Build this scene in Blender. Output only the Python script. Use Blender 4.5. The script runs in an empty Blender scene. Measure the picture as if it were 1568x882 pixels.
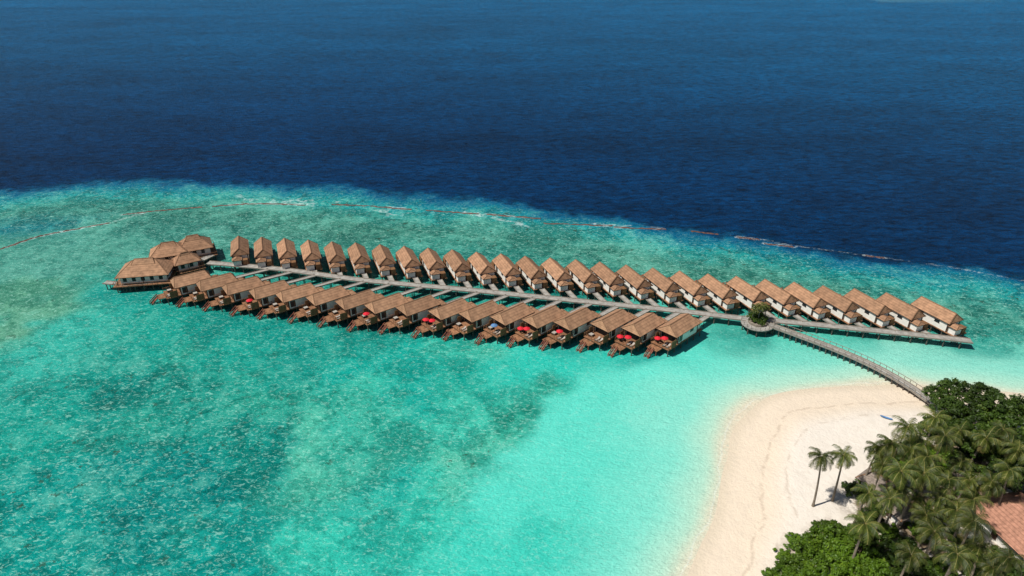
import bpy, math, random
import numpy as np
from mathutils import Vector, Quaternion
random.seed(7); rng=np.random.default_rng(7)
scene=bpy.context.scene
# ---------------------------------------------------------------- camera / image pixels to plan
H=100.0; PITCH=math.radians(28); F=1568*24/36
cp,sp=math.cos(PITCH),math.sin(PITCH)
def G(u,v,z=0.0):  # u, v are image pixel coordinates
    """plan position (metres) of an image pixel unprojected onto height z"""
    xc=(u-784)/F; yc=(441-v)/F
    t=(H-z)/(sp-yc*cp)
    return (t*xc, t*(cp+yc*sp))
cam=bpy.data.cameras.new("camera"); co=bpy.data.objects.new("camera",cam)
scene.collection.objects.link(co); scene.camera=co
cam.lens=24; cam.sensor_width=36; cam.clip_end=60000; cam.clip_start=1
co.location=(0,0,H); co.rotation_euler=(math.radians(90)-PITCH,0,0)
# ---------------------------------------------------------------- light
el=math.radians(58); tx,ty=-0.95,-0.31
n=math.hypot(tx,ty); tx/=n; ty/=n
ts=Vector((tx*math.cos(el),ty*math.cos(el),math.sin(el)))
sl=bpy.data.lights.new("sun","SUN"); so=bpy.data.objects.new("sun",sl); scene.collection.objects.link(so)
sl.energy=5.0; sl.angle=math.radians(0.5); sl.color=(1,0.95,0.88)
so.rotation_euler=(-ts).to_track_quat('-Z','Y').to_euler(); so.location=(0,0,200)
w=bpy.data.worlds.new("World"); scene.world=w; w.use_nodes=True
nt=w.node_tree; bg=nt.nodes["Background"]; sky=nt.nodes.new("ShaderNodeTexSky")
sky.sky_type='NISHITA'; sky.sun_disc=False; sky.sun_elevation=el
sky.sun_rotation=math.atan2(tx,ty)%(2*math.pi)
nt.links.new(sky.outputs[0],bg.inputs[0]); bg.inputs[1].default_value=0.055
scene.view_settings.view_transform='Standard'; scene.view_settings.look='None'; scene.view_settings.exposure=0
# ---------------------------------------------------------------- helpers
def s2l(c):
    c=np.asarray(c,float)/255.0
    return np.where(c<=0.04045,c/12.92,((c+0.055)/1.055)**2.4)
def newmat(name):
    m=bpy.data.materials.new(name); m.use_nodes=True
    nt=m.node_tree; b=nt.nodes["Principled BSDF"]; return m,nt,b
def N(nt,t,**k):
    n=nt.nodes.new(t)
    for a,v in k.items(): setattr(n,a,v)
    return n
def math_(nt,op,a,b=None,c=None,clamp=False):
    n=nt.nodes.new("ShaderNodeMath"); n.operation=op; n.use_clamp=clamp
    for i,x in enumerate((a,b,c)):
        if x is None: continue
        if isinstance(x,(int,float)): n.inputs[i].default_value=x
        else: nt.links.new(x,n.inputs[i])
    return n.outputs[0]
def mixc(nt,fac,a,b,bt='MIX'):
    n=nt.nodes.new("ShaderNodeMix"); n.data_type='RGBA'; n.blend_type=bt; n.clamp_factor=True
    for s,x in ((n.inputs[0],fac),(n.inputs[6],a),(n.inputs[7],b)):
        if isinstance(x,(int,float)): s.default_value=x
        elif isinstance(x,(tuple,list)): s.default_value=(*x[:3],1)
        else: nt.links.new(x,s)
    return n.outputs[2]
def noise_(nt,vec,scale,detail=3,rough=0.55,dist=0.0):
    n=nt.nodes.new("ShaderNodeTexNoise"); n.inputs["Scale"].default_value=scale
    n.inputs["Detail"].default_value=detail; n.inputs["Roughness"].default_value=rough
    n.inputs["Distortion"].default_value=dist
    if vec is not None: nt.links.new(vec,n.inputs["Vector"])
    return n.outputs["Fac"]
def mapr(nt,x,a,b,c=0.0,d=1.0,smooth=True):
    n=nt.nodes.new("ShaderNodeMapRange")
    if smooth: n.interpolation_type='SMOOTHSTEP'
    nt.links.new(x,n.inputs[0])
    for i,v in enumerate((a,b,c,d)): n.inputs[i+1].default_value=v
    return n.outputs[0]
def simple(name,col,rough=0.7,var=0.25,scale=1.5,rnd=0.0,stripe=None):
    m,nt,b=newmat(name)
    tc=N(nt,"ShaderNodeTexCoord")
    f=noise_(nt,tc.outputs["Object"],scale,4)
    k=mapr(nt,f,0.3,0.7,1-var,1+var,False)
    if rnd:
        oi=N(nt,"ShaderNodeObjectInfo"); r=mapr(nt,oi.outputs["Random"],0,1,1-rnd,1+rnd,False)
        k=math_(nt,'MULTIPLY',k,r)
    if stripe:
        ax,sc,dep=stripe
        sx=N(nt,"ShaderNodeSeparateXYZ"); nt.links.new(tc.outputs["Object"],sx.inputs[0])
        fr=math_(nt,'FRACT',math_(nt,'MULTIPLY',sx.outputs[ax],sc))
        k=math_(nt,'MULTIPLY',k,mapr(nt,fr,0.0,0.35,1-dep,1,True))
    v=N(nt,"ShaderNodeVectorMath",operation='SCALE'); v.inputs[0].default_value=col[:3]
    nt.links.new(k,v.inputs["Scale"])
    nt.links.new(v.outputs[0],b.inputs["Base Color"]); b.inputs["Roughness"].default_value=rough
    b.inputs["Specular IOR Level"].default_value=0.25
    return m
M={}
M['roof']=simple("shingle_roof",(0.325,0.185,0.108),0.85,0.30,0.8,0.15,(2,2.2,0.30))
M['ridge']=simple("ridge_tiles",(0.21,0.115,0.065),0.85,0.2,2)
M['fascia']=simple("roof_fascia",(0.10,0.055,0.035),0.8,0.2,2)
M['wall']=simple("white_wall",(0.80,0.78,0.72),0.7,0.08,0.8,0.03)
M['glass']=simple("window_glass",(0.02,0.03,0.035),0.12,0.2,1)
M['wood']=simple("deck_wood",(0.25,0.125,0.065),0.8,0.4,1.6,0.15,(0,5,0.3))
M['redwood']=simple("stair_wood",(0.26,0.085,0.055),0.75,0.3,2,0.1)
M['darkwood']=simple("dark_wood",(0.07,0.04,0.027),0.8,0.3,2)
M['gable']=simple("gable_boards",(0.27,0.14,0.065),0.8,0.25,2,0.1,(2,4,0.3))
M['pile']=simple("pile",(0.12,0.095,0.08),0.85,0.35,1.2)
M['plank']=simple("walkway_planks",(0.315,0.30,0.27),0.85,0.3,0.8,0,(0,3.3,0.35))
M['rail']=simple("rail_wood",(0.24,0.205,0.165),0.8,0.25,1.5)
M['red']=simple("red_canvas",(0.60,0.02,0.035),0.8,0.15,2)
M['blue']=simple("blue_canvas",(0.10,0.22,0.42),0.8,0.15,2)
M['canvas']=simple("lounger_canvas",(0.36,0.33,0.29),0.8,0.2,2)
M['tile']=simple("clay_tile_roof",(0.36,0.18,0.12),0.85,0.3,1.5,0.05,(2,3.2,0.35))
M['thatch']=simple("thatch",(0.22,0.18,0.15),0.95,0.35,2.5,0.1,(2,4,0.3))
M['trunk']=simple("palm_trunk",(0.22,0.18,0.14),0.9,0.3,2,0.1,(2,4,0.3))
M['rock']=simple("breakwater_rock",(0.115,0.06,0.045),0.9,0.5,0.8)

class MB:
    def __init__(s): s.v=[];s.f=[];s.m=[];s.mats=[]
    def mi(s,k):
        if k not in s.mats: s.mats.append(k)
        return s.mats.index(k)
    def add(s,vs,fs,k):
        o=len(s.v); s.v+=[tuple(p) for p in vs]; i=s.mi(k)
        for f in fs: s.f.append(tuple(o+a for a in f)); s.m.append(i)
    def box(s,x,y,z,sx,sy,sz,k,rot=0,tilt=0):
        c,n=math.cos(rot),math.sin(rot); vs=[]
        for dz in(-.5,.5):
            for dx,dy in((-.5,-.5),(.5,-.5),(.5,.5),(-.5,.5)):
                a,b=dx*sx,dy*sy
                vs.append((x+a*c-b*n,y+a*n+b*c,z+dz*sz+tilt*b))
        s.add(vs,[(3,2,1,0),(4,5,6,7),(0,1,5,4),(1,2,6,5),(2,3,7,6),(3,0,4,7)],k)
    def cyl(s,x,y,z0,z1,r,k,n=6,x1=None,y1=None,r1=None):
        x1=x if x1 is None else x1; y1=y if y1 is None else y1; r1=r if r1 is None else r1
        vs=[(x+r*math.cos(a*2*math.pi/n),y+r*math.sin(a*2*math.pi/n),z0) for a in range(n)]
        vs+=[(x1+r1*math.cos(a*2*math.pi/n),y1+r1*math.sin(a*2*math.pi/n),z1) for a in range(n)]
        s.add(vs,[(a,(a+1)%n,n+(a+1)%n,n+a) for a in range(n)]+[tuple(range(n,2*n))],k)
    def roof(s,cx,cy,W,L,ze,zr,ha,hb,k='roof',gk='gable',rot=0):
        """ridge along local y; ha/hb = hip run at -y / +y end"""
        c,n=math.cos(rot),math.sin(rot)
        def T(p): return (cx+p[0]*c-p[1]*n, cy+p[0]*n+p[1]*c, p[2])
        w,l=W/2,L/2; t=0.2
        e=[(-w,-l,ze),(w,-l,ze),(w,l,ze),(-w,l,ze)]
        r=[(0,-l+ha,zr),(0,l-hb,zr)]
        b=[(p[0]*0.985,p[1]*0.985,p[2]-t) for p in e]
        V=[T(p) for p in e+r+b]
        s.add(V,[(1,2,5,4),(3,0,4,5)],k)
        s.add(V,[(0,1,4)],k if ha>0.3 else gk)
        s.add(V,[(2,3,5)],k if hb>0.3 else gk)
        s.add(V,[(0,6,7,1),(1,7,8,2),(2,8,9,3),(3,9,6,0),(9,8,7,6)],'fascia')
        def cap(a,bb,wd=0.16,kk='ridge'):
            a=Vector(a);bb=Vector(bb); d=(bb-a)
            if d.length<.1: return
            sd=Vector((-d.y,d.x,0)); sd=sd.normalized()*wd if sd.length>1e-4 else Vector((wd,0,0))
            up=Vector((0,0,0.09)); dn=Vector((0,0,-0.06))
            P=[a-sd+dn,a+up,a+sd+dn,bb-sd+dn,bb+up,bb+sd+dn]
            s.add([tuple(p) for p in P],[(0,1,4,3),(1,2,5,4),(0,2,1),(3,4,5)],kk)
        cap(V[4],V[5],.2)
        cap(V[0],V[4],.14);cap(V[1],V[4],.14);cap(V[2],V[5],.14);cap(V[3],V[5],.14)
    def mesh(s,name):
        me=bpy.data.meshes.new(name); me.from_pydata(s.v,[],s.f)
        for k in s.mats: me.materials.append(M[k])
        me.polygons.foreach_set("material_index",s.m); me.update(); return me
def obj(name,me,parent=None,loc=(0,0,0),rz=0,sc=None):
    o=bpy.data.objects.new(name,me); scene.collection.objects.link(o)
    o.location=loc; o.rotation_euler=(0,0,rz)
    if sc: o.scale=sc
    if parent: o.parent=parent
    return o
def empty(name,loc,rz=0,sc=None):
    e=obj(name,None,None,loc,rz,sc); e.empty_display_size=1; return e
def catmull(P,k=8):
    P=[np.array(p,float) for p in P]; P=[2*P[0]-P[1]]+P+[2*P[-1]-P[-2]]; out=[]
    for i in range(1,len(P)-2):
        for j in range(k):
            t=j/k; a,b,c,d=P[i-1],P[i],P[i+1],P[i+2]
            out.append(0.5*((2*b)+(-a+c)*t+(2*a-5*b+4*c-d)*t*t+(-a+3*b-3*c+d)*t**3))
    out.append(P[-2]); return np.array(out)
def segdist(X,Y,poly):
    D=np.full(X.shape,1e9)
    for (ax,ay),(bx,by) in zip(poly[:-1],poly[1:]):
        dx,dy=bx-ax,by-ay; L=dx*dx+dy*dy+1e-9
        t=np.clip(((X-ax)*dx+(Y-ay)*dy)/L,0,1)
        D=np.minimum(D,(X-ax-t*dx)**2+(Y-ay-t*dy)**2)
    return np.sqrt(D)
def inside(X,Y,poly):
    r=np.zeros(X.shape,bool); n=len(poly)
    for i in range(n):
        ax,ay=poly[i];bx,by=poly[(i+1)%n]
        if ay==by: continue
        c=((ay>Y)!=(by>Y))&(X<(bx-ax)*(Y-ay)/(by-ay)+ax); r^=c
    return r
def sstep(x,a,b):
    t=np.clip((x-a)/(b-a),0,1); return t*t*(3-2*t)
def vnoise(X,Y,s,seed=0):
    r=np.random.default_rng(seed); T=r.random((256,256))
    x=X*s+1000.3; y=Y*s+1000.7; xi=np.floor(x).astype(int); yi=np.floor(y).astype(int)
    fx=x-xi; fy=y-yi; fx=fx*fx*(3-2*fx); fy=fy*fy*(3-2*fy)
    g=lambda a,b:T[a%256,b%256]
    return (g(xi,yi)*(1-fx)+g(xi+1,yi)*fx)*(1-fy)+(g(xi,yi+1)*(1-fx)+g(xi+1,yi+1)*fx)*fy
# ---------------------------------------------------------------- coast lines
shore_px=[(1020,1000),(1036,930),(1052,882),(1068,845),(1090,800),(1104,750),(1110,705),(1118,665),(1135,637),(1165,614),(1210,601),(1265,594),(1320,590),(1380,588),(1430,592),(1480,596),(1568,604),(1700,618),(1900,650)]
shore=catmull([G(*p) for p in shore_px],6)
island=np.vstack([shore,[(400,140),(400,-60),(10,-60)]])
reef_px=[(-250,300),(0,290),(150,277),(300,272),(430,277),(560,287),(700,297),(850,317),(1000,338),(1150,360),(1300,385),(1450,405),(1568,418),(1800,450)]
reef=np.array([G(*p) for p in reef_px])
bw_px=[[(-60,400),(0,382),(60,362),(110,352),(168,341)],[(188,329),(240,323),(310,317)],[(325,316),(390,312),(468,314)],[(508,313),(570,316),(630,321)],[(652,322),(733,328)],[(745,328),(828,335)],[(832,342),(938,346)],[(940,348),(1020,351)],[(1058,354),(1100,359)],[(1128,363),(1163,367)],[(1170,373),(1215,378)],[(1325,391),(1355,395)]]
bws=[catmull([G(*p) for p in b],5) for b in bw_px]
crest=catmull([G(*p) for p in [(-200,430),(-60,402),(0,383),(60,363),(110,353),(168,341),(240,322),(310,316),(390,311),(468,312),(570,315),(650,320),(733,326),(828,335),(938,344),(1020,349),(1100,358),(1163,366),(1215,376),(1290,386),(1355,395),(1450,408),(1568,430)]],3)
# ---------------------------------------------------------------- ocean sheet
def axis(lo,hi,step,far_lo,far_hi):
    a=list(np.arange(lo,hi,step)); s=step; x=a[-1]
    while x<far_hi: s*=1.18; x+=s; a.append(x)
    s=step; x=lo; b=[]
    while x>far_lo: s*=1.18; x-=s; b.append(x)
    return np.array(b[::-1]+a)
xs=axis(-270,270,1.1,-20000,20000); ys=axis(60,330,1.1,-3000,25000)
X,Y=np.meshgrid(xs,ys); nx,ny=len(xs),len(ys)
X=X.ravel();Y=Y.ravel()
ctrl=[(50,320,15,138,150,.5),(100,400,85,165,148,.7),(30,470,100,170,140,.8),(200,470,22,162,150,.5),(60,520,52,185,168,.7),(250,550,25,168,152,.6),(60,650,18,166,150,.7),
(200,640,30,155,140,.85),(350,600,48,170,150,.8),(450,680,84,198,172,.7),(250,760,6,142,136,.95),(60,800,6,158,148,.9),(450,800,18,170,158,.7),(400,870,6,158,148,.85),
(550,560,22,175,160,.6),(650,600,70,206,182,.7),(700,680,84,194,168,.95),(760,620,55,180,155,.95),(620,780,55,202,180,.6),(850,640,100,228,208,0),(900,750,90,225,205,0),
(900,850,84,220,200,0),(780,850,66,212,192,.25),(1000,600,108,232,212,0),(1000,700,108,226,206,0),(1050,640,130,228,208,0),(1100,560,92,222,203,0),(850,560,45,204,185,.3),
(1250,545,88,205,185,.1),(1350,560,140,217,198,0),(1500,570,130,212,193,0),(1540,480,72,186,168,.5),(1540,540,108,208,188,0),(700,400,52,148,136,.9),(500,350,72,142,126,1),
(900,380,56,142,128,1),(1200,420,84,152,130,1),(1450,440,92,162,136,1),(330,350,68,144,130,1),(600,465,15,128,117,.6),(850,480,18,132,122,.5),(1250,505,25,150,138,.35),(1430,515,25,155,142,.25),
(400,500,14,152,140,.6),(700,540,16,166,150,.5),(980,545,28,168,156,.2),(120,880,5,146,136,.85),(1000,900,112,226,203,0),(0,950,5,150,142,.7),(1560,450,95,168,146,1),(1000,400,80,152,132,1),(160,620,10,140,130,.95),(320,700,12,150,138,.9),(520,640,35,165,146,.9)]
C=np.array([[*G(c[0],c[1]),*s2l(c[2:5]),c[5]] for c in ctrl])
W=np.zeros(len(X)); A=np.zeros((len(X),4))
wx=X+(vnoise(X,Y,.06,31)-.5)*30+(vnoise(X,Y,.2,32)-.5)*10; wy=Y+(vnoise(X,Y,.06,33)-.5)*30+(vnoise(X,Y,.2,34)-.5)*10
for c in C:
    wgt=1.0/((wx-c[0])**2+(wy-c[1])**2+40.0)**2
    W+=wgt; A+=wgt[:,None]*c[None,2:]
A/=W[:,None]; col=A[:,:3]; coral=A[:,3]
ye=np.interp(X,reef[:,0],reef[:,1]); 
ye=np.where(X<reef[0,0],reef[0,1]+(X-reef[0,0])*0.2,ye)
ye=np.where(X>reef[-1,0],reef[-1,1]-(X-reef[-1,0])*0.45,ye)
sgn=(Y-ye)+ (vnoise(X,Y,.045,1)-.5)*8+(vnoise(X,Y,.16,2)-.5)*6+(vnoise(X,Y,.45,9)-.5)*5
stops=[(-62,None),(-40,(72,145,128)),(-29,(60,155,143)),(-21,(28,160,158)),(-14,(8,138,154)),(-7,(0,98,134)),(-1,(0,64,108)),(5,(0,56,102)),(60,(0,58,105)),(150,(0,68,116)),(400,(0,88,136)),(1200,(0,104,154)),(3000,(3,112,160))]  # outer stops lighten with distance: sky reflection painted into the sea colour
sx=[s[0] for s in stops]
cc=np.array([s2l(s[1]) if s[1] else s2l((70,150,132)) for s in stops])
band=np.stack([np.interp(sgn,sx,cc[:,i]) for i in range(3)],1)
wb=sstep(sgn,-60,-30)[:,None]
col=col*(1-wb)+band*wb
deep=sstep(sgn,-8,0); coral=coral*(1-sstep(sgn,-18,-4))
coral=np.maximum(coral,(1.0*sstep(sgn,-75,-50)*(1-sstep(sgn,-18,-4))))
q=((X-640)/210)**2+((Y-1140)/62)**2+(vnoise(X,Y,.02,5)-.5)*.3
k=(1-sstep(q,.55,1.15))[:,None]; col=col*(1-k)+s2l((160,220,208))*k; deep=deep*(1-k[:,0])
sd=segdist(X,Y,shore); ins=inside(X,Y,island); sdn=np.where(ins,-sd,sd)
sdw=sdn+(vnoise(X,Y,.12,3)-.5)*2.0
k1=(1-sstep(sdw,3,26))[:,None]*.8; col=col*(1-k1)+s2l((150,234,214))*k1
k2=(1-sstep(sdw,0,12))[:,None]; col=col*(1-k2)+s2l((198,232,208))*k2
k3=(1-sstep(sdw,-1,4.5))[:,None]; col=col*(1-k3)+s2l((234,221,196))*k3
coral=coral*sstep(sdw,10,30)
near=(np.abs(sgn+30)<60)|((X<-120)&(Y>150)&(Y<330))
foam=np.zeros(len(X)); db=np.full(near.sum(),1e9)
for b in bws: db=np.minimum(db,segdist(X[near],Y[near],b))
dc=segdist(X[near],Y[near],crest)
brk=sstep(vnoise(X,Y,.05,41)*.6+vnoise(X,Y,.16,42)*.4,.40,.62)
foam[near]=np.maximum(.60*np.exp(-(db/1.6)**2)*(.45+.55*brk[near]),.50*np.exp(-(dc/1.4)**2)*brk[near])
foam=np.maximum(foam,0.50*np.exp(-((sgn+23)/4.5)**2)*sstep(-X,-80,0)*sstep(X,-150,-110)*brk)
idx=np.arange(nx*ny).reshape(ny,nx)
fc=np.stack([idx[:-1,:-1],idx[:-1,1:],idx[1:,1:],idx[1:,:-1]],-1).reshape(-1,4)
me=bpy.data.meshes.new("ocean_water")
me.vertices.add(nx*ny); me.vertices.foreach_set("co",np.stack([X,Y,np.zeros_like(X)],1).ravel())
me.loops.add(fc.size); me.loops.foreach_set("vertex_index",fc.ravel())
me.polygons.add(len(fc)); me.polygons.foreach_set("loop_start",np.arange(0,fc.size,4)); me.update(calc_edges=True)
ca=me.color_attributes.new("wcol",'FLOAT_COLOR','POINT')
ca.data.foreach_set("color",np.concatenate([col,np.ones((len(X),1))],1).ravel())
for nm,a in(("deep",deep),("coral",coral),("foam",foam),("sdist",np.clip(sdn,-50,200))):
    at=me.attributes.new(nm,'FLOAT','POINT'); at.data.foreach_set("value",a.astype(np.float32))
obj("ocean_water",me)
# water material
m,nt,b=newmat("sea_water"); L=nt.links
pos=N(nt,"ShaderNodeNewGeometry").outputs["Position"]
def attr(nt,n,o="Fac"):
    a=N(nt,"ShaderNodeAttribute"); a.attribute_name=n; return a.outputs[o]
def mapped(nt,sc,rz=0):
    mp=N(nt,"ShaderNodeMapping"); mp.inputs["Scale"].default_value=sc; mp.inputs["Rotation"].default_value=(0,0,rz)
    nt.links.new(pos,mp.inputs[0]); return mp.outputs[0]
wc=attr(nt,"wcol","Color"); dp=attr(nt,"deep"); cr=attr(nt,"coral"); fo=attr(nt,"foam"); sdn_=attr(nt,"sdist")
shal=math_(nt,'SUBTRACT',1.0,dp,clamp=True)
big=noise_(nt,pos,0.035,7,0.66,0.8)
med=noise_(nt,pos,0.17,6,0.70,0.6)
fine=noise_(nt,mapped(nt,(1,1.3,1),0.5),0.50,5,0.75,0.6)
th=math_(nt,'ADD',math_(nt,'MULTIPLY',big,0.55),math_(nt,'MULTIPLY',med,0.45))
patch=math_(nt,'MULTIPLY',mapr(nt,th,0.485,0.545),cr)
c=mixc(nt,math_(nt,'MULTIPLY',patch,0.85),wc,mixc(nt,1.0,wc,(0.32,0.61,0.63),'MULTIPLY'))
lp=math_(nt,'MULTIPLY',mapr(nt,th,0.475,0.40),cr)
c=mixc(nt,math_(nt,'MULTIPLY',lp,0.34),c,(0.20,0.66,0.52))
spn=math_(nt,'ADD',math_(nt,'MULTIPLY',fine,0.65),math_(nt,'MULTIPLY',med,0.35))
spk=math_(nt,'MULTIPLY',mapr(nt,spn,0.49,0.56),math_(nt,'ADD',math_(nt,'MULTIPLY',cr,.95),.05))
c=mixc(nt,math_(nt,'MULTIPLY',spk,0.55),c,mixc(nt,1.0,c,(0.20,0.48,0.46),'MULTIPLY'))
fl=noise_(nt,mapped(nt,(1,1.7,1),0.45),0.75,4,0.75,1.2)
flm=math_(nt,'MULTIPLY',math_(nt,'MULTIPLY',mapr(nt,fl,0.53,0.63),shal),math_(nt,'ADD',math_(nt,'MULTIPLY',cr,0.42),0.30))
c=mixc(nt,flm,c,mixc(nt,0.6,c,(0.50,0.95,0.80)))  # pale flecks: caustic light painted into the shallow water colour
fd=math_(nt,'MULTIPLY',mapr(nt,fl,0.47,0.37),shal)
c=mixc(nt,math_(nt,'MULTIPLY',fd,math_(nt,'ADD',math_(nt,'MULTIPLY',cr,.38),.22)),c,mixc(nt,1.0,c,(0.40,0.72,0.73),'MULTIPLY'))
hd=noise_(nt,pos,0.28,5,0.8)
c=mixc(nt,math_(nt,'MULTIPLY',mapr(nt,hd,0.59,0.64),math_(nt,'MULTIPLY',mapr(nt,cr,.45,1.0),0.85)),c,(0.035,0.08,0.05))
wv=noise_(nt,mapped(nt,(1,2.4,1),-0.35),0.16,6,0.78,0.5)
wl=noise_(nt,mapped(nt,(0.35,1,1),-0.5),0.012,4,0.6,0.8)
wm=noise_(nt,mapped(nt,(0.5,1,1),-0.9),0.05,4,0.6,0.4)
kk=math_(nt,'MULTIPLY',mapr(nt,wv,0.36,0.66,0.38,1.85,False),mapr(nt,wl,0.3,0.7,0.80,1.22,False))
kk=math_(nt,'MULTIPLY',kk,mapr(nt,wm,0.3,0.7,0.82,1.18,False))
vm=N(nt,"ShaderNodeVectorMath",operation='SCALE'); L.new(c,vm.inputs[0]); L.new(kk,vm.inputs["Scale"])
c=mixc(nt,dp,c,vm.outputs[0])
cap=noise_(nt,mapped(nt,(1,2.2,1),-0.2),0.11,6,0.78,0)
whitecap=math_(nt,'MULTIPLY',mapr(nt,cap,0.70,0.73),dp)
fn=noise_(nt,pos,0.5,6,0.78,0.5)
fm=mapr(nt,math_(nt,'MULTIPLY',fo,math_(nt,'ADD',math_(nt,'MULTIPLY',fn,2.0),-.2)),0.30,0.50)
sl1=math_(nt,'ABSOLUTE',math_(nt,'SUBTRACT',math_(nt,'ADD',sdn_,math_(nt,'MULTIPLY',math_(nt,'SUBTRACT',noise_(nt,pos,.15,4),0.5),3.0)),0.9))
line=mapr(nt,sl1,0.0,0.3,0.22,0.0)
fmx=math_(nt,'MAXIMUM',math_(nt,'MULTIPLY',math_(nt,'MAXIMUM',fm,whitecap),0.5),line)
vs=N(nt,"ShaderNodeVectorMath",operation='SCALE'); L.new(c,vs.inputs[0]); vs.inputs["Scale"].default_value=0.80
c=mixc(nt,fmx,vs.outputs[0],(0.70,0.8,0.78))
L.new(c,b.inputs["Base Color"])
b.inputs["Roughness"].default_value=0.28; b.inputs["IOR"].default_value=1.33; b.inputs["Specular IOR Level"].default_value=0.05
w1=noise_(nt,mapped(nt,(1,2.0,1),-0.35),0.28,6,0.72,0.3); w2=noise_(nt,mapped(nt,(1,1.6,1),0.4),1.3,3,0.6,0.5)
bh=math_(nt,'ADD',math_(nt,'MULTIPLY',w1,math_(nt,'ADD',math_(nt,'MULTIPLY',dp,3.0),0.5)),math_(nt,'MULTIPLY',w2,0.3))
bp=N(nt,"ShaderNodeBump"); bp.inputs["Strength"].default_value=1.0; bp.inputs["Distance"].default_value=1.0
L.new(bh,bp.inputs["Height"]); L.new(bp.outputs[0],b.inputs["Normal"])
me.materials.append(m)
# ---------------------------------------------------------------- sandy island
gx=np.arange(20,330,1.0); gy=np.arange(-60,190,1.0); IX,IY=np.meshgrid(gx,gy); a,b_=IX.shape
IXr,IYr=IX.ravel(),IY.ravel(); d=segdist(IXr,IYr,shore); ii=inside(IXr,IYr,island); d=np.where(ii,d,-d)
dn=d+(vnoise(IXr,IYr,.12,3)-.5)*1.2
z=np.where(dn<0,dn*.08,np.minimum(dn*.075,.7)+.75*sstep(dn,7,15))
z+=np.where(dn>1,(vnoise(IXr,IYr,.5,4)-.5)*.16+(vnoise(IXr,IYr,.08,6)-.5)*.4*sstep(dn,10,20),0)
z=np.maximum(z,-1.0)
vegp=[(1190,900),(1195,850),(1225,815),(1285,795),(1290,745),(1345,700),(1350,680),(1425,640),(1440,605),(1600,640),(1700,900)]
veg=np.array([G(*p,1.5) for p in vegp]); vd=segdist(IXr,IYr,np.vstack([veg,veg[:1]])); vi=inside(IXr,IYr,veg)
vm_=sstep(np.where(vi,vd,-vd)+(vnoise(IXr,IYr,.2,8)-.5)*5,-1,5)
ix=np.arange(a*b_).reshape(a,b_); f=np.stack([ix[:-1,:-1],ix[:-1,1:],ix[1:,1:],ix[1:,:-1]],-1).reshape(-1,4)
ti=bpy.data.meshes.new("sand_beach"); ti.from_pydata(np.stack([IXr,IYr,z],1).tolist(),[],f.tolist())
ti.polygons.foreach_set("use_smooth",[True]*len(ti.polygons))
for nm,aa in(("inl",dn),("veg",vm_)):
    at=ti.attributes.new(nm,'FLOAT','POINT'); at.data.foreach_set("value",aa.astype(np.float32))
ground=obj("sand_beach",ti)
m,nt,b=newmat("coral_sand"); pos=N(nt,"ShaderNodeNewGeometry").outputs["Position"]
inl=attr(nt,"inl"); vg=attr(nt,"veg")
s1=mixc(nt,mapr(nt,inl,0.2,3.5),(0.60,0.515,0.39),(0.69,0.585,0.455))
s1=mixc(nt,mapr(nt,inl,8,15),s1,(0.71,0.65,0.565))
nn=noise_(nt,pos,0.5,6,0.7); s1=mixc(nt,mapr(nt,nn,0.45,0.75,0,.35),s1,(0.55,0.48,0.39))
wrk=math_(nt,'ABSOLUTE',math_(nt,'SUBTRACT',math_(nt,'ADD',inl,math_(nt,'MULTIPLY',noise_(nt,pos,.1,4),5.0)),10.5))
s1=mixc(nt,math_(nt,'MULTIPLY',mapr(nt,wrk,0,.6,.45,0),mapr(nt,noise_(nt,pos,.6,4),.38,.55)),s1,(0.40,0.31,0.23))
wr2=math_(nt,'ABSOLUTE',math_(nt,'SUBTRACT',math_(nt,'ADD',inl,math_(nt,'MULTIPLY',noise_(nt,pos,.07,4),7.0)),16.5))
s1=mixc(nt,math_(nt,'MULTIPLY',mapr(nt,wr2,0,.5,.4,0),mapr(nt,noise_(nt,pos,.4,4),.42,.55)),s1,(0.42,0.34,0.26))
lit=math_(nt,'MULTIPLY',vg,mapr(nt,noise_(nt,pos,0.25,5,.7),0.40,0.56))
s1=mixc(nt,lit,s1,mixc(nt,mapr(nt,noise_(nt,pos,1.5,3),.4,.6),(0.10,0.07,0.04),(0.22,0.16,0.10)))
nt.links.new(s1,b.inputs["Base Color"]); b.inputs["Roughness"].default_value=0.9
bp=N(nt,"ShaderNodeBump"); bp.inputs["Strength"].default_value=0.8; bp.inputs["Distance"].default_value=0.35
nt.links.new(noise_(nt,pos,1.0,5,.7),bp.inputs["Height"]); nt.links.new(bp.outputs[0],b.inputs["Normal"])
ti.materials.append(m)
def gz(x,y):
    j=int(round(x-20)); i=int(round(y+60)); 
    return float(z[i*b_+j]) if 0<=i<a and 0<=j<b_ else 0
# ---------------------------------------------------------------- breakwaters
for bpoly in bws:
    mb=MB(); P=bpoly; vs=[]; fs=[]
    Q=[]
    for p,q in zip(P[:-1],P[1:]):
        for t in np.linspace(0,1,4)[:-1]: Q.append(p*(1-t)+q*t)
    Q.append(P[-1])
    for i,p in enumerate(Q):
        tdir=Q[min(i+1,len(Q)-1)]-Q[max(i-1,0)]; tdir=tdir/np.linalg.norm(tdir); nrm=np.array([-tdir[1],tdir[0]])
        wj=random.uniform(-.35,.35)
        for o_,zz in((-.85,-.15),(-.35,.14),(.35,.16),(.85,-.15)):
            pp=p+nrm*(o_+wj+random.uniform(-.15,.15)); vs.append((pp[0],pp[1],zz+random.uniform(-.18,.06)))
    for i in range(len(Q)-1):
        for j in range(3): fs.append((i*4+j,i*4+j+1,i*4+j+5,i*4+j+4))
    mb.add(vs,fs,'rock'); obj("breakwater",mb.mesh("breakwater"))
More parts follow.
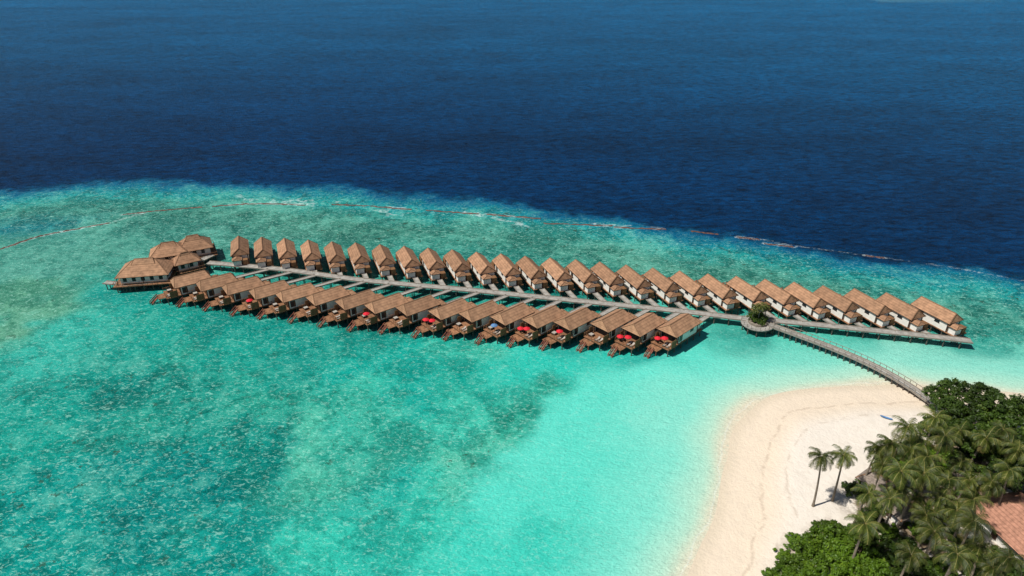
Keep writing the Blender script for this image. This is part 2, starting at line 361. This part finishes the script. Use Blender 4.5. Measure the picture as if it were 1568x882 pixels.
# ---------------------------------------------------------------- walkways
DZ=2.3
def walkway(name,P,width,rails=True,z=DZ,z_end=None,pile_step=4.0):
    P=[np.array(p,float) for p in P]
    seg=[np.linalg.norm(q-p) for p,q in zip(P[:-1],P[1:])]; tot=sum(seg)
    top=MB(); pil=MB(); ra=MB()
    ze=z if z_end is None else z_end
    n=len(P); Lf=[];zs=[]
    for i in range(n):
        t=P[min(i+1,n-1)]-P[max(i-1,0)]; t/=np.linalg.norm(t); Lf.append(np.array([-t[1],t[0]]))
        zs.append(z+(ze-z)*sum(seg[:i])/tot)
    for i in range(n-1):
        h=width/2; V=[]
        for j in(i,i+1):
            for s_,dz in((-1,0),(1,0),(1,-.22),(-1,-.22)):
                q=P[j]+Lf[j]*h*s_; V.append((q[0],q[1],zs[j]+dz))
        fs=[(0,4,5,1),(1,5,6,2),(2,6,7,3),(3,7,4,0)]
        if i==0: fs.append((0,1,2,3))
        if i==n-2: fs.append((7,6,5,4))
        top.add(V,fs,'plank')
        for s_ in(-1,1):
            V=[]
            for j in(i,i+1):
                for o_,dz in((h-.16,.003),(h+.02,.003),(h+.02,.14),(h-.16,.14)):
                    q=P[j]+Lf[j]*o_*s_; V.append((q[0],q[1],zs[j]+dz))
            ra.add(V,[(0,1,5,4),(1,2,6,5),(2,3,7,6),(3,0,4,7),(0,3,2,1),(4,5,6,7)],'rail')
            if rails:
                V=[]
                for j in(i,i+1):
                    for o_,dz in((h-.12,.95),(h-.02,.95),(h-.02,1.05),(h-.12,1.05)):
                        q=P[j]+Lf[j]*o_*s_; V.append((q[0],q[1],zs[j]+dz))
                ra.add(V,[(0,1,5,4),(1,2,6,5),(2,3,7,6),(3,0,4,7)],'rail')
    s=1.0
    while s<tot:
        a_=0;i=0
        while i<n-2 and a_+seg[i]<s: a_+=seg[i]; i+=1
        t=min((s-a_)/seg[i],1); p=P[i]*(1-t)+P[i+1]*t; l=Lf[i]*(1-t)+Lf[i+1]*t; zz=zs[i]*(1-t)+zs[i+1]*t
        for s_ in(-1,1):
            q=p+l*(width/2-.35)*s_; pil.cyl(q[0],q[1],-1.5,zz-.2,.16,'pile')
            if rails:
                q=p+l*(width/2-.07)*s_; ra.box(q[0],q[1],zz+.55,.1,.1,.9,'rail')
        pil.box(p[0],p[1],zz-.36,width*.95,.2,.22,'pile',math.atan2(l[1],l[0]))
        s+=pile_step if not rails else pile_step/2
    e=empty(name,(0,0,0))
    obj("deck",top.mesh("deck"),e); obj("piles",pil.mesh("piles"),e); obj("railings",ra.mesh("railings"),e)
mainP=catmull([G(*p,DZ) for p in [(318,402),(430,412),(540,427),(620,435),(700,442),(780,450),(860,458),(950,467),(1040,476),(1142,488)]],4)
eastP=catmull([G(*p,DZ) for p in [(1176,490),(1240,496),(1320,504),(1400,512),(1488,522)]],3)
walkway("boardwalk",mainP,2.5,False); walkway("boardwalk",eastP,2.5,False)
bridgeP=catmull([G(*p,1.9) for p in [(1172,497),(1205,508),(1250,524),(1300,543),(1345,563),(1390,588),(1432,616)]],4)
walkway("footbridge",bridgeP,2.4,True,2.3,1.5,3.2)
def hit(p,dv,maxd=40):
    best=None
    for poly in(mainP,eastP):
        for A_,B_ in zip(poly[:-1],poly[1:]):
            e=B_-A_; den=dv[0]*(-e[1])+dv[1]*e[0]
            if abs(den)<1e-6: continue
            r=A_-p; t=(r[0]*(-e[1])+r[1]*e[0])/den; u=(dv[0]*r[1]-dv[1]*r[0])/den
            if t>0 and -0.02<=u<=1.02 and t<maxd and (best is None or t<best): best=t
    return best
cxp,cyp=G(1160,494,DZ)
pm=MB(); n_=28
def ring(mb,x,y,r,z0,z1,k):
    V=[(x+r*math.cos(i*2*math.pi/n_),y+r*math.sin(i*2*math.pi/n_),z0) for i in range(n_)]+[(x+r*math.cos(i*2*math.pi/n_),y+r*math.sin(i*2*math.pi/n_),z1) for i in range(n_)]
    mb.add(V,[(i,(i+1)%n_,n_+(i+1)%n_,n_+i) for i in range(n_)]+[tuple(range(n_,2*n_))],k)
ring(pm,0,0,4.5,DZ-.25,DZ+.02,'plank'); ring(pm,0,0,2.6,DZ+.02,DZ+.6,'rail')
for i in range(10):
    an=i*math.pi/5; pm.cyl(4*math.cos(an),4*math.sin(an),-1.5,DZ-.2,.18,'pile')
for i in range(22):
    an=i*math.pi/11
    if i in (5,6,0,11,20): continue
    pm.box(4.35*math.cos(an),4.35*math.sin(an),DZ+.5,.1,.1,.95,'rail',an)
pe=empty("round_platform",(cxp,cyp,0)); obj("deck",pm.mesh("round_deck"),pe)
# ---------------------------------------------------------------- villas
def villa_parts(W,Lr,kind,ha,hb,zr,anx):
    w=W-1.0; l=Lr-2.2; y0=-Lr/2+1.9; ZE=5.15
    P={}
    r=MB(); r.roof(0,0,W,Lr,ZE,zr,ha,hb)
    r.roof(anx,Lr/2+.9,W*.55,2.6,4.35,5.05,.7,.7)
    P['roof']=r
    b=MB(); yc=y0+l/2-.3
    b.box(0,yc,DZ+1.32,w,l,2.64,'wall')
    b.box(anx,Lr/2+.8,DZ+1.0,W*.42,1.9,1.95,'wall')
    b.box(-anx-.4,Lr/2+.85,DZ+.85,1.5,1.9,1.7,'gable')
    for sx_ in(-1,1):
        for yy in(yc-l/2,yc+l/2): b.box(sx_*w/2,yy,DZ+1.3,.2,.2,2.6,'darkwood')
    b.box(-w/2,yc-l/2+1.6,DZ+1.3,.1,.14,2.58,'gable'); b.box(w/2,yc-l/2+1.6,DZ+1.3,.1,.14,2.58,'gable')
    P['walls']=b
    g=MB()
    for sx_ in(-1,1):
        g.box(sx_*(w/2+.01),yc+1.8,DZ+1.8,.06,1.5,.6,'glass'); g.box(sx_*(w/2+.01),yc-3.2,DZ+1.35,.06,1.5,1.9,'glass')
        g.box(sx_*(w/2+.03),yc+1.8,DZ+1.43,.09,1.7,.1,'darkwood'); g.box(sx_*(w/2+.03),yc+1.8,DZ+2.17,.09,1.7,.1,'darkwood')
    g.box(0,yc-l/2-.01,DZ+1.15,w*.86,.06,2.2,'glass')
    for q in(-.43,-.15,.15,.43): g.box(q*w,yc-l/2-.04,DZ+1.15,.12,.1,2.25,'darkwood')
    P['windows']=g
    d=MB(); yd=-Lr/2-2.6
    d.box(0,(yd+Lr/2+2)/2,DZ-.12,w+.4,(Lr/2+2-yd),.22,'wood')
    d.box(-1.0,yd-.9,DZ-.65,w*.62,2.2,.16,'wood')
    for sx_ in(-1,1):
        for yy in np.linspace(yd+.1,-Lr/2+1.5,5): d.box(sx_*(w/2+.12),yy,DZ+.5,.1,.1,1.0,'wood')
        d.box(sx_*(w/2+.12),(yd-Lr/2+1.6)/2,DZ+1.03,.12,abs(yd-(-Lr/2+1.6)),.08,'wood')
        d.box(sx_*(w/2+.12),(yd-Lr/2+1.6)/2,DZ+.6,.06,abs(yd-(-Lr/2+1.6)),.06,'wood')
    d.box(w*.25,yd+.1,DZ+1.03,w*.6,.12,.08,'wood')
    for q in np.linspace(-.05,.5,4): d.box(q*w,yd+.1,DZ+.5,.1,.1,1.0,'wood')
    d.box(w/2+.08,-Lr/2-.4,DZ+1.0,.1,2.2,1.9,'gable'); d.box(-w/2-.08,-Lr/2+.1,DZ+1.0,.1,1.4,1.9,'gable')
    for sx_ in(-1,1): d.cyl(sx_*(w/2-.1),-Lr/2+.5,DZ,5.0,.11,'darkwood')
    for q in(.16,.34):
        d.box(q*w,yd+1.0,DZ+.28,.55,1.2,.12,'canvas'); d.box(q*w,yd+1.85,DZ+.45,.55,.6,.1,'canvas',0,.6)
        for a1 in(-.2,.2):
            for a2 in(-.45,.45): d.box(q*w+a1,yd+1.0+a2,DZ+.1,.07,.07,.21,'darkwood')
    d.box(-w*.3,yd+1.6,DZ+.3,1.3,1.3,.4,'darkwood'); d.box(-w*.3,yd+1.6,DZ+.57,1.1,1.1,.12,'canvas')
    P['deck']=d
    s=MB(); n_s=9; xs_=-1.0
    for i in range(n_s):
        t=i/(n_s-1); s.box(xs_,yd-2.1-2.2*t,DZ-.75-(DZ+.1-.5)*t,1.0,.26,.07,'redwood')
    for sx_ in(-1,1):
        V=[]
        for yy,zz in((yd-2.0,DZ-.7),(yd-4.4,-.35)):
            for dx,dz in((-.06,-.14),(.06,-.14),(.06,.14),(-.06,.14)): V.append((xs_+sx_*.56+dx,yy,zz+dz))
        s.add(V,[(0,1,5,4),(1,2,6,5),(2,3,7,6),(3,0,4,7),(0,3,2,1),(4,5,6,7)],'redwood')
        V2=[(v[0],v[1],v[2]+.95) for v in V]; s.add(V2,[(0,1,5,4),(1,2,6,5),(2,3,7,6),(3,0,4,7),(0,3,2,1),(4,5,6,7)],'redwood')
        for t in(0,.5,1): s.box(xs_+sx_*.56,yd-2.0-2.4*t,DZ-.25-(DZ-.35)*t,.09,.09,1.0,'redwood')
    P['stairs']=s
    p=MB()
    for xx in(-w/2+.2,0,w/2-.2):
        for yy in np.linspace(yd+.3,Lr/2+1.6,6):
            p.cyl(xx,yy,-1.5,DZ-.2,.17,'pile')
    for yy in np.linspace(yd+.3,Lr/2+1.6,6): p.box(0,yy,DZ-.36,w+.2,.22,.24,'pile')
    for xx in(-2.3,.2): p.cyl(xx,yd-1.6,-1.5,DZ-.7,.14,'redwood')
    for sx_ in(-1,1): p.cyl(xs_+sx_*.6,yd-3.9,-1.2,.5,.1,'redwood')
    P['stilts']=p
    return {k_:v.mesh(f"{kind}_{k_}") for k_,v in P.items()}
def parasol(k):
    q=MB(); n=8; R=.95; T=DZ+2.0
    V=[(R*math.cos(i*math.pi/4),R*math.sin(i*math.pi/4),T) for i in range(n)]+[(0,0,T+.5)]+[(R*math.cos(i*math.pi/4),R*math.sin(i*math.pi/4),T-.14) for i in range(n)]
    q.add(V,[(i,(i+1)%n,8) for i in range(n)]+[(i,9+i,9+(i+1)%n,(i+1)%n) for i in range(n)],k)
    q.cyl(0,0,DZ,T+.45,.05,'darkwood'); return q.mesh("parasol_"+k)
pars={k:parasol(k) for k in('red','blue')}
def jetty(e,entry_y,length):
    j=MB(); j.box(0.0,entry_y+length/2,DZ-.11,1.6,length,.2,'plank')
    for s_ in(-1,1): j.box(s_*.75,entry_y+length/2,DZ+.06,.12,length-.02,.13,'rail')
    y=entry_y+1.5
    while y<entry_y+length-1:
        for s_ in(-1,1): j.cyl(s_*.6,y,-1.5,DZ-.2,.13,'pile')
        y+=3
    obj("jetty",j.mesh("jetty"),e)
def place_villa(parts,Lr,x,y,rz,par):
    e=empty("overwater_villa",(x,y,0),rz)
    for k_,me_ in parts.items(): obj(k_,me_,e)
    if par: obj("parasol",pars[par],e,(random.uniform(-.2,.9),-Lr/2-1.2,0))
    if par=='red' and random.random()<.3: obj("parasol",pars['red'],e,(random.uniform(-2,-1.2),-Lr/2-1.8,-.5))
    dv=np.array([-math.sin(rz),math.cos(rz)]); t=hit(np.array([x,y]),dv)
    if t and t>Lr/2+2.5: jetty(e,Lr/2+2.02,t-Lr/2-2.02-1.2)
front=villa_parts(6.5,11.0,"lagoon_villa",1.0,1.4,7.3,.9); back=villa_parts(5.7,12.0,"reef_villa",.6,.8,7.4,1.0)
feet=[(250,462),(290,467),(330,473),(372,480),(413,485),(460,490),(505,497),(550,503),(598,507),(648,513),(695,517),(745,522),(795,527),(845,531),(903,534),(952,541),(1008,543)]
redset={3:'red',7:'red',9:'red',11:'blue',12:'red',13:'red',15:'red',16:'red'}
for i,(u,v) in enumerate(feet):
    t=i/16; ou=41+ (1 if t<.6 else 1-10*(t-.6)/.4); ov=-39-11*t
    x,y=G(u+ou,v+ov,6.3); ang=math.radians(55-9*t+random.uniform(-1,1))
    place_villa(front,11.0,x,y,-ang,redset.get(i))
bc=[(366,377),(402,379),(438,381),(475,384),(512,387),(549,389),(587,392),(625,395),(662,398),(700,401),(738,405),(776,408),(814,412),(853,415),(893,418),(931,422),(972,427),(1014,432),(1056,437),(1100,442),(1145,446),(1190,451),(1235,456),(1281,462),(1330,467),(1380,474),(1436,480)]
for i,(u,v) in enumerate(bc):
    x,y=G(u,v-2-6*i/26,6.3); place_villa(back,12.0,x,y,math.radians(200+3*i/26+random.uniform(-.8,.8)),None)
# ---------------------------------------------------------------- restaurant pavilions
def pavilion(u,v,W,Lr,rz,zr=8.2,name="overwater_restaurant"):
    x,y=G(u,v,6.5); e=empty(name,(x,y,0),rz)
    r=MB(); r.roof(0,0,W,Lr,4.9,zr,W*.42,W*.42); r.roof(0,0,W*.3,Lr*.45,zr-.9,zr+.5,.8,.8); obj("roof",r.mesh("pavilion_roof"),e)
    b=MB(); w=W-2.2; l=Lr-2.2; b.box(0,0,DZ+1.3,w,l,2.6,'wall')
    obj("walls",b.mesh("pavilion_walls"),e)
    g=MB()
    for sx_ in(-1,1):
        for yy in np.arange(-l/2+1.3,l/2-1,2.6): g.box(sx_*(w/2+.01),yy,DZ+1.4,.06,1.1,1.4,'glass')
        for xx in np.arange(-w/2+1.3,w/2-1,2.6): g.box(xx,sx_*(l/2+.01),DZ+1.4,1.1,.06,1.4,'glass')
    obj("windows",g.mesh("pavilion_windows"),e)
    d=MB(); d.box(0,0,DZ-.12,W+1.6,Lr+1.6,.22,'wood')
    for xx in np.arange(-W/2-.7,W/2+.8,(W+1.4)/10):
        for s_ in(-1,1): d.box(xx,s_*(Lr/2+.7),DZ+.5,.08,.08,1,'wood')
    for yy in np.arange(-Lr/2-.7,Lr/2+.8,(Lr+1.4)/12):
        for s_ in(-1,1): d.box(s_*(W/2+.7),yy,DZ+.5,.08,.08,1,'wood')
    for s_ in(-1,1):
        d.box(s_*(W/2+.7),0,DZ+1.03,.1,Lr+1.4,.07,'wood'); d.box(0,s_*(Lr/2+.7),DZ+1.04,W+1.3,.1,.07,'wood')
    for sx_ in(-1,1):
        for yy in(-Lr/2+.4,0,Lr/2-.4): d.cyl(sx_*(W/2-.4),yy,DZ,4.7,.12,'darkwood')
    obj("deck",d.mesh("pavilion_deck"),e)
    p=MB()
    for xx in np.linspace(-W/2,W/2,5):
        for yy in np.linspace(-Lr/2,Lr/2,7): p.cyl(xx,yy,-1.5,DZ-.2,.18,'pile')
    obj("stilts",p.mesh("pavilion_stilts"),e)
pavilion(222,405,10.5,15.5,math.radians(-80))
pavilion(258,378,8.5,12,math.radians(-68),7.8)
pavilion(296,369,9,11,math.radians(-62),8.2)
pavilion(283,391,6,8,math.radians(-55),7.2)
walkway("boardwalk",[G(*p,DZ-.006) for p in [(268,414),(300,402),(325,390)]],2.6,False,DZ-.006)
walkway("boardwalk",[G(*p,DZ-.012) for p in [(160,432),(200,436),(262,428)]],2.0,False,DZ-.012)
# ---------------------------------------------------------------- vegetation
def leafmat(name,c1,c2,c3):
    m,nt,b=newmat(name)
    at=attr(nt,"lv"); oi=N(nt,"ShaderNodeObjectInfo")
    c=mixc(nt,mapr(nt,at,0,.6,0,1,False),c1,c2); c=mixc(nt,mapr(nt,at,.75,1,0,1,False),c,c3)
    k=mapr(nt,oi.outputs["Random"],0,1,.62,1.35,False)
    v=N(nt,"ShaderNodeVectorMath",operation='SCALE'); nt.links.new(c,v.inputs[0]); nt.links.new(k,v.inputs["Scale"])
    nt.links.new(v.outputs[0],b.inputs["Base Color"]); b.inputs["Roughness"].default_value=.5; b.inputs["Specular IOR Level"].default_value=.3
    tr=N(nt,"ShaderNodeBsdfTranslucent"); nt.links.new(v.outputs[0],tr.inputs[0]); mx=N(nt,"ShaderNodeMixShader"); mx.inputs[0].default_value=.28
    out=nt.nodes["Material Output"]; nt.links.new(b.outputs[0],mx.inputs[1]); nt.links.new(tr.outputs[0],mx.inputs[2]); nt.links.new(mx.outputs[0],out.inputs[0])
    return m
M['leaf']=leafmat("broad_leaves",(0.018,0.042,0.006),(0.055,0.10,0.012),(0.13,0.18,0.025))
M['shrub']=leafmat("shrub_leaves",(0.03,0.07,0.004),(0.095,0.175,0.010),(0.19,0.28,0.025))
M['frond']=leafmat("palm_fronds",(0.035,0.06,0.010),(0.10,0.125,0.02),(0.31,0.25,0.09))
def setlv(me,vals):
    at=me.attributes.new("lv",'FLOAT','FACE'); at.data.foreach_set("value",np.array(vals,np.float32))
def crown(seed,R,Hh,nclump,nleaf,ls,k,dome=False):
    r=random.Random(seed); mb=MB(); lv=[]
    for c_ in range(nclump):
        th=r.uniform(0,2*math.pi); u=r.random()**.5; lob=1+.25*math.sin(3*th+seed)+.12*math.sin(5*th+2*seed)
        cz=math.sqrt(max(0,1-u*u))*r.uniform(.45,1.15)
        cx,cy=R*u*lob*math.cos(th)*.9,R*u*lob*math.sin(th)*.9; cz=Hh*cz if dome else Hh*(cz if r.random()<.8 else -cz*.4)
        cr_=r.uniform(.11,.23)*R; tone=r.random()
        for _ in range(nleaf):
            d=Vector((r.gauss(0,1),r.gauss(0,1),r.gauss(0,1))); d.normalize(); rad=cr_*r.random()**.4
            p=Vector((cx,cy,cz))+Vector((d.x*rad,d.y*rad,d.z*rad*.7))
            nrm=(d+Vector((0,0,.8))+Vector((r.gauss(0,.5),r.gauss(0,.5),r.gauss(0,.4)))).normalized()
            a=nrm.orthogonal().normalized(); a.rotate(Quaternion(nrm,r.uniform(0,6.28))); bq=nrm.cross(a)
            s=ls*r.uniform(.6,1.3)
            mb.add([p-a*s,p-bq*s*.5,p+a*s,p+bq*s*.5],[(0,1,2,3)],k); lv.append(min(1,max(0,tone*.6+r.random()*.4)))
    me=mb.mesh("crown"); setlv(me,lv); return me
def trunkmesh(seed,h,R):
    r=random.Random(seed); mb=MB(); mb.cyl(0,0,-.5,h*.6,.3,'trunk',8,.1,.1,.2)
    for i in range(6):
        an=i*1.05+r.random(); mb.cyl(.1,.1,h*.5,h*.9,.13,'trunk',6,R*.5*math.cos(an),R*.5*math.sin(an),.05)
    return mb.mesh("trunk")
crowns=[crown(i,4.5,2.6,75,70,.27,'leaf') for i in range(4)]; trunks=[trunkmesh(i,6,4.5) for i in range(4)]
shr=[crown(10+i,3.2,2.2,65,70,.22,'shrub',True) for i in range(3)]
shrd=[crown(20+i,3.2,2.4,60,70,.23,'leaf',True) for i in range(3)]
stem=MB()
for i in range(5):
    an=i*1.26; stem.cyl(0,0,-.4,1.5,.12,'trunk',5,1.3*math.cos(an),1.3*math.sin(an),.05)
stem=stem.mesh("stems")
def tree(u,v,h,R,name="broadleaf_tree"):
    x,y=G(u,v,h*.8); i=random.randrange(4); s=R/4.5; g=gz(x,y)
    e=empty(name,(x,y,g),random.uniform(0,6.28)); 
    obj("crown",crowns[i],e,(0,0,h-2.6*s*1.0),0,(s,s,s*random.uniform(.85,1.2))); obj("trunk",trunks[i],e,(0,0,0),0,(s,s,(h-1.6*s)/5.4))
def shrub(u,v,R,zh=1.0,bright=True,name="tropical_shrub"):
    x,y=G(u,v,1.5+1.2*R/3.2); s=R/3.2; me_=random.choice(shr if bright else shrd)
    e=empty(name,(x,y,gz(x,y)),random.uniform(0,6.28)); obj("foliage",me_,e,(0,0,.2),0,(s,s,s*zh)); obj("stems",stem,e,(0,0,0),0,(s,s,s))
def palm_meshes(seed,h):
    r=random.Random(seed); t=MB(); lean=r.uniform(.3,1.6); la=r.uniform(0,6.28); n=9; pts=[]
    for i in range(n+1):
        q=i/n; pts.append((lean*(q**1.8-1)*math.cos(la),lean*(q**1.8-1)*math.sin(la),-.4+(h+.4)*q,.24-.11*q+(.12 if i==0 else 0)))
    for a_,b2 in zip(pts[:-1],pts[1:]): t.cyl(a_[0],a_[1],a_[2],b2[2],a_[3],'trunk',8,b2[0],b2[1],b2[3])
    for i in range(6):
        an=i*1.05; t.cyl(.28*math.cos(an),.28*math.sin(an),h-.45,h-.15,.08,'trunk',6,None,None,.13)
    f=MB(); lv=[]; NF=21
    for i in range(NF):
        an=i*2.39996+r.uniform(-.25,.25); up=1.15-1.65*(i/NF)+r.uniform(-.14,.14); Lf=r.uniform(2.7,3.9); tone=r.random()*.65+ (.4 if i>NF-5 else 0)
        P=[];pz=Vector((0,0,h)); a2=up; seg=9
        for j in range(seg+1):
            P.append(pz.copy()); st=Lf/seg; pz=pz+Vector((math.cos(an)*math.cos(a2)*st,math.sin(an)*math.cos(a2)*st,math.sin(a2)*st)); a2-=.15+.03*j*.6
        side=Vector((-math.sin(an),math.cos(an),0))
        for j in range(seg):
            f.add([P[j]-side*.04,P[j]+side*.04,P[j+1]+side*.03,P[j+1]-side*.03],[(0,1,2,3)],'frond'); lv.append(.9)
            for m_ in(0,.5):
                base=P[j]*(1-m_)+P[j+1]*m_; q=(j+m_)/seg
                if q<.1: continue
                ll=.75*math.sin(math.pi*min(1,.12+q*.86))**.6+.1; dr=(P[j+1]-P[j]).normalized()
                for s_ in(-1,1):
                    tip=base+side*s_*ll*.78+dr*ll*.5+Vector((0,0,-.45*ll+r.uniform(-.12,.1)))
                    wv_=dr*.08
                    f.add([base-wv_,base+wv_,tip+dr*.02,tip-dr*.02],[(0,1,2,3)],'frond'); lv.append(min(1,max(0,tone+r.uniform(-.25,.25))))
    fm_=f.mesh("fronds"); setlv(fm_,lv); return t.mesh("trunk"),fm_
PH=[13,11,9,12,10.5,8]
PV=[palm_meshes(40+i,h) for i,h in enumerate(PH)]
def palm(u,v,i=None,s=None):
    i=random.randrange(6) if i is None else i; s=s or random.uniform(.85,1.15); h=PH[i]*s
    x,y=G(u,v,h+1.4); e=empty("coconut_palm",(x,y,gz(x,y)),random.uniform(0,6.28),(s,s,s))
    obj("trunk",PV[i][0],e); obj("fronds",PV[i][1],e)
palm(1258,700,0,.93); palm(1292,698,3,.95)
for u,v in [(1345,688),(1352,712),(1390,655),(1395,690),(1447,668),(1432,640),(1470,660),(1510,672),(1380,722),(1418,790),(1465,782),(1330,756),(1325,802),(1405,762),(1472,708),(1452,735),(1548,682),(1440,762),(1500,838),(1465,850),(1518,738),(1378,748),(1490,765),(1415,725),(1560,690),(1535,660),(1420,700),(1365,680),(1545,720),(1430,815),(1545,855),(1395,850),(1490,800),(1405,672),(1362,765),(1520,870),(1485,735)]:
    palm(u,v)
for u,v,h,R in [(1462,606,8,4.2),(1495,612,10,4.8),(1530,628,10,5),(1562,642,9.5,4.8),(1450,632,7,3.8),(1488,642,8,4.6),(1522,655,8,4.6),(1556,672,9,4.8),(1480,672,7,4.4),(1568,702,9,5),(1545,735,8,4.5),(1512,695,7,4.3),(1600,660,9,5),(1610,720,9,5),(1440,660,6,3.6),(1590,740,8,5),(1435,610,6,3)]:
    tree(u,v,h,R)
for u,v,R in [(1215,868,3.2),(1232,842,3.0),(1258,826,3.2),(1285,815,3.0),(1310,835,3.4),(1280,848,3.4),(1248,868,3.4),(1300,868,3.4),(1335,862,3.4),(1205,885,3.2),(1240,890,3.4),(1290,890,3.4),(1345,885,3.2),(1320,812,2.6),(1218,830,2.0),(1200,852,1.8),(1262,806,1.8),(1265,850,2.4),(1325,880,2.6)]:
    shrub(u,v,R,random.uniform(.8,1.45),True)
for u,v,R in [(1375,870,3.4),(1410,868,3.4),(1445,878,3.2),(1500,876,3.4),(1530,868,3),(1560,880,3.4),(1390,845,3),(1362,700,3.2),(1385,690,3.2),(1410,685,3.4),(1435,700,3.6),(1395,715,3.4),(1460,700,3.6),(1370,730,2.6),(1430,725,3),(1345,775,2.4),(1310,752,2.2),(1390,780,2.6),(1440,780,2.2),(1500,730,3.4),(1480,755,2.6),(1455,815,1.8),(1475,830,1.6),(1410,810,2.2),(1360,815,2.6),(1335,790,2.2),(1298,745,1.2),(1525,760,2.4),(1500,790,1.6),(1350,835,2.8),(1490,690,3.4),(1425,655,3.0),(1530,700,3.4),(1472,640,3.5),(1345,715,1.6),(1322,738,1.2),(1540,850,2.0),(1490,850,1.8)]:
    shrub(u,v,R,random.uniform(.8,1.2),random.random()<.3)
for dx,dy,s in((-1.2,.5,.8),(1.2,-.3,.7),(.1,1.3,.8),(-.3,-1.1,.6),(.3,.2,.9)):
    e=empty("planter_bush",(cxp+dx,cyp+dy,DZ+.6),random.random()*6); obj("foliage",random.choice(shrd),e,(0,0,0),0,(s*.7,s*.7,s*.9)); obj("stems",stem,e,(0,0,0),0,(s*.4,)*3)
for dx,dy,s in((0,0,.66),(-1.5,-.6,.55),(1.5,.8,.6),(-.6,1.4,.5)):
    e=empty("coconut_palm",(cxp+dx,cyp+dy,DZ+.5),1+dx,(s,s,s*.8)); obj("trunk",PV[2][0],e); obj("fronds",PV[2][1],e)
# ---------------------------------------------------------------- island buildings
def hut(u,v,W,Lr,rz,k,name,ze=2.9,zr=5.2):
    x,y=G(u,v,zr); g=gz(x,y); e=empty(name,(x,y,g),rz)
    r=MB(); r.roof(0,0,W,Lr,ze,zr,W*.4,W*.4,k); obj("roof",r.mesh("hut_roof"),e)
    b=MB(); b.box(0,0,ze/2-.1,W-2,Lr-2,ze+.1,'wall'); obj("walls",b.mesh("hut_walls"),e)
    gg=MB(); gg.box(-(W-2)/2-.01,0,1.3,.06,1.2,2.1,'darkwood'); gg.box(0,-(Lr-2)/2-.01,1.5,1.6,.06,1.1,'glass'); gg.box((W-2)/2+.01,0,1.5,.06,1.6,1.1,'glass')
    obj("door_and_windows",gg.mesh("hut_openings"),e)
hut(1572,790,13,14,math.radians(12),'tile',"tiled_roof_house",2.7,6.0)
hut(1345,736,5,6.5,math.radians(35),'thatch',"beach_villa",2.6,4.4)
hut(1375,772,5,6.5,math.radians(20),'thatch',"beach_villa",2.6,4.4)
kb=MB(); x,y=G(1356,643,1); n=9; V=[]
for i in range(n):
    q=i/(n-1)*2-1; ww=.30*(1-q*q)**.6+.01; zz=.12*q*q
    V+=[(q*1.3,-ww,.3+zz),(q*1.3,0,.02+zz*1.5),(q*1.3,ww,.3+zz),(q*1.3,0,.34+zz if abs(q)>.35 else .15)]
kb.add(V,[(i*4+j,i*4+(j+1)%4,i*4+4+(j+1)%4,i*4+4+j) for i in range(n-1) for j in range(4)],'blue')
obj("kayak",kb.mesh("kayak"),None,(x,y,gz(x,y)+.02),-.6)
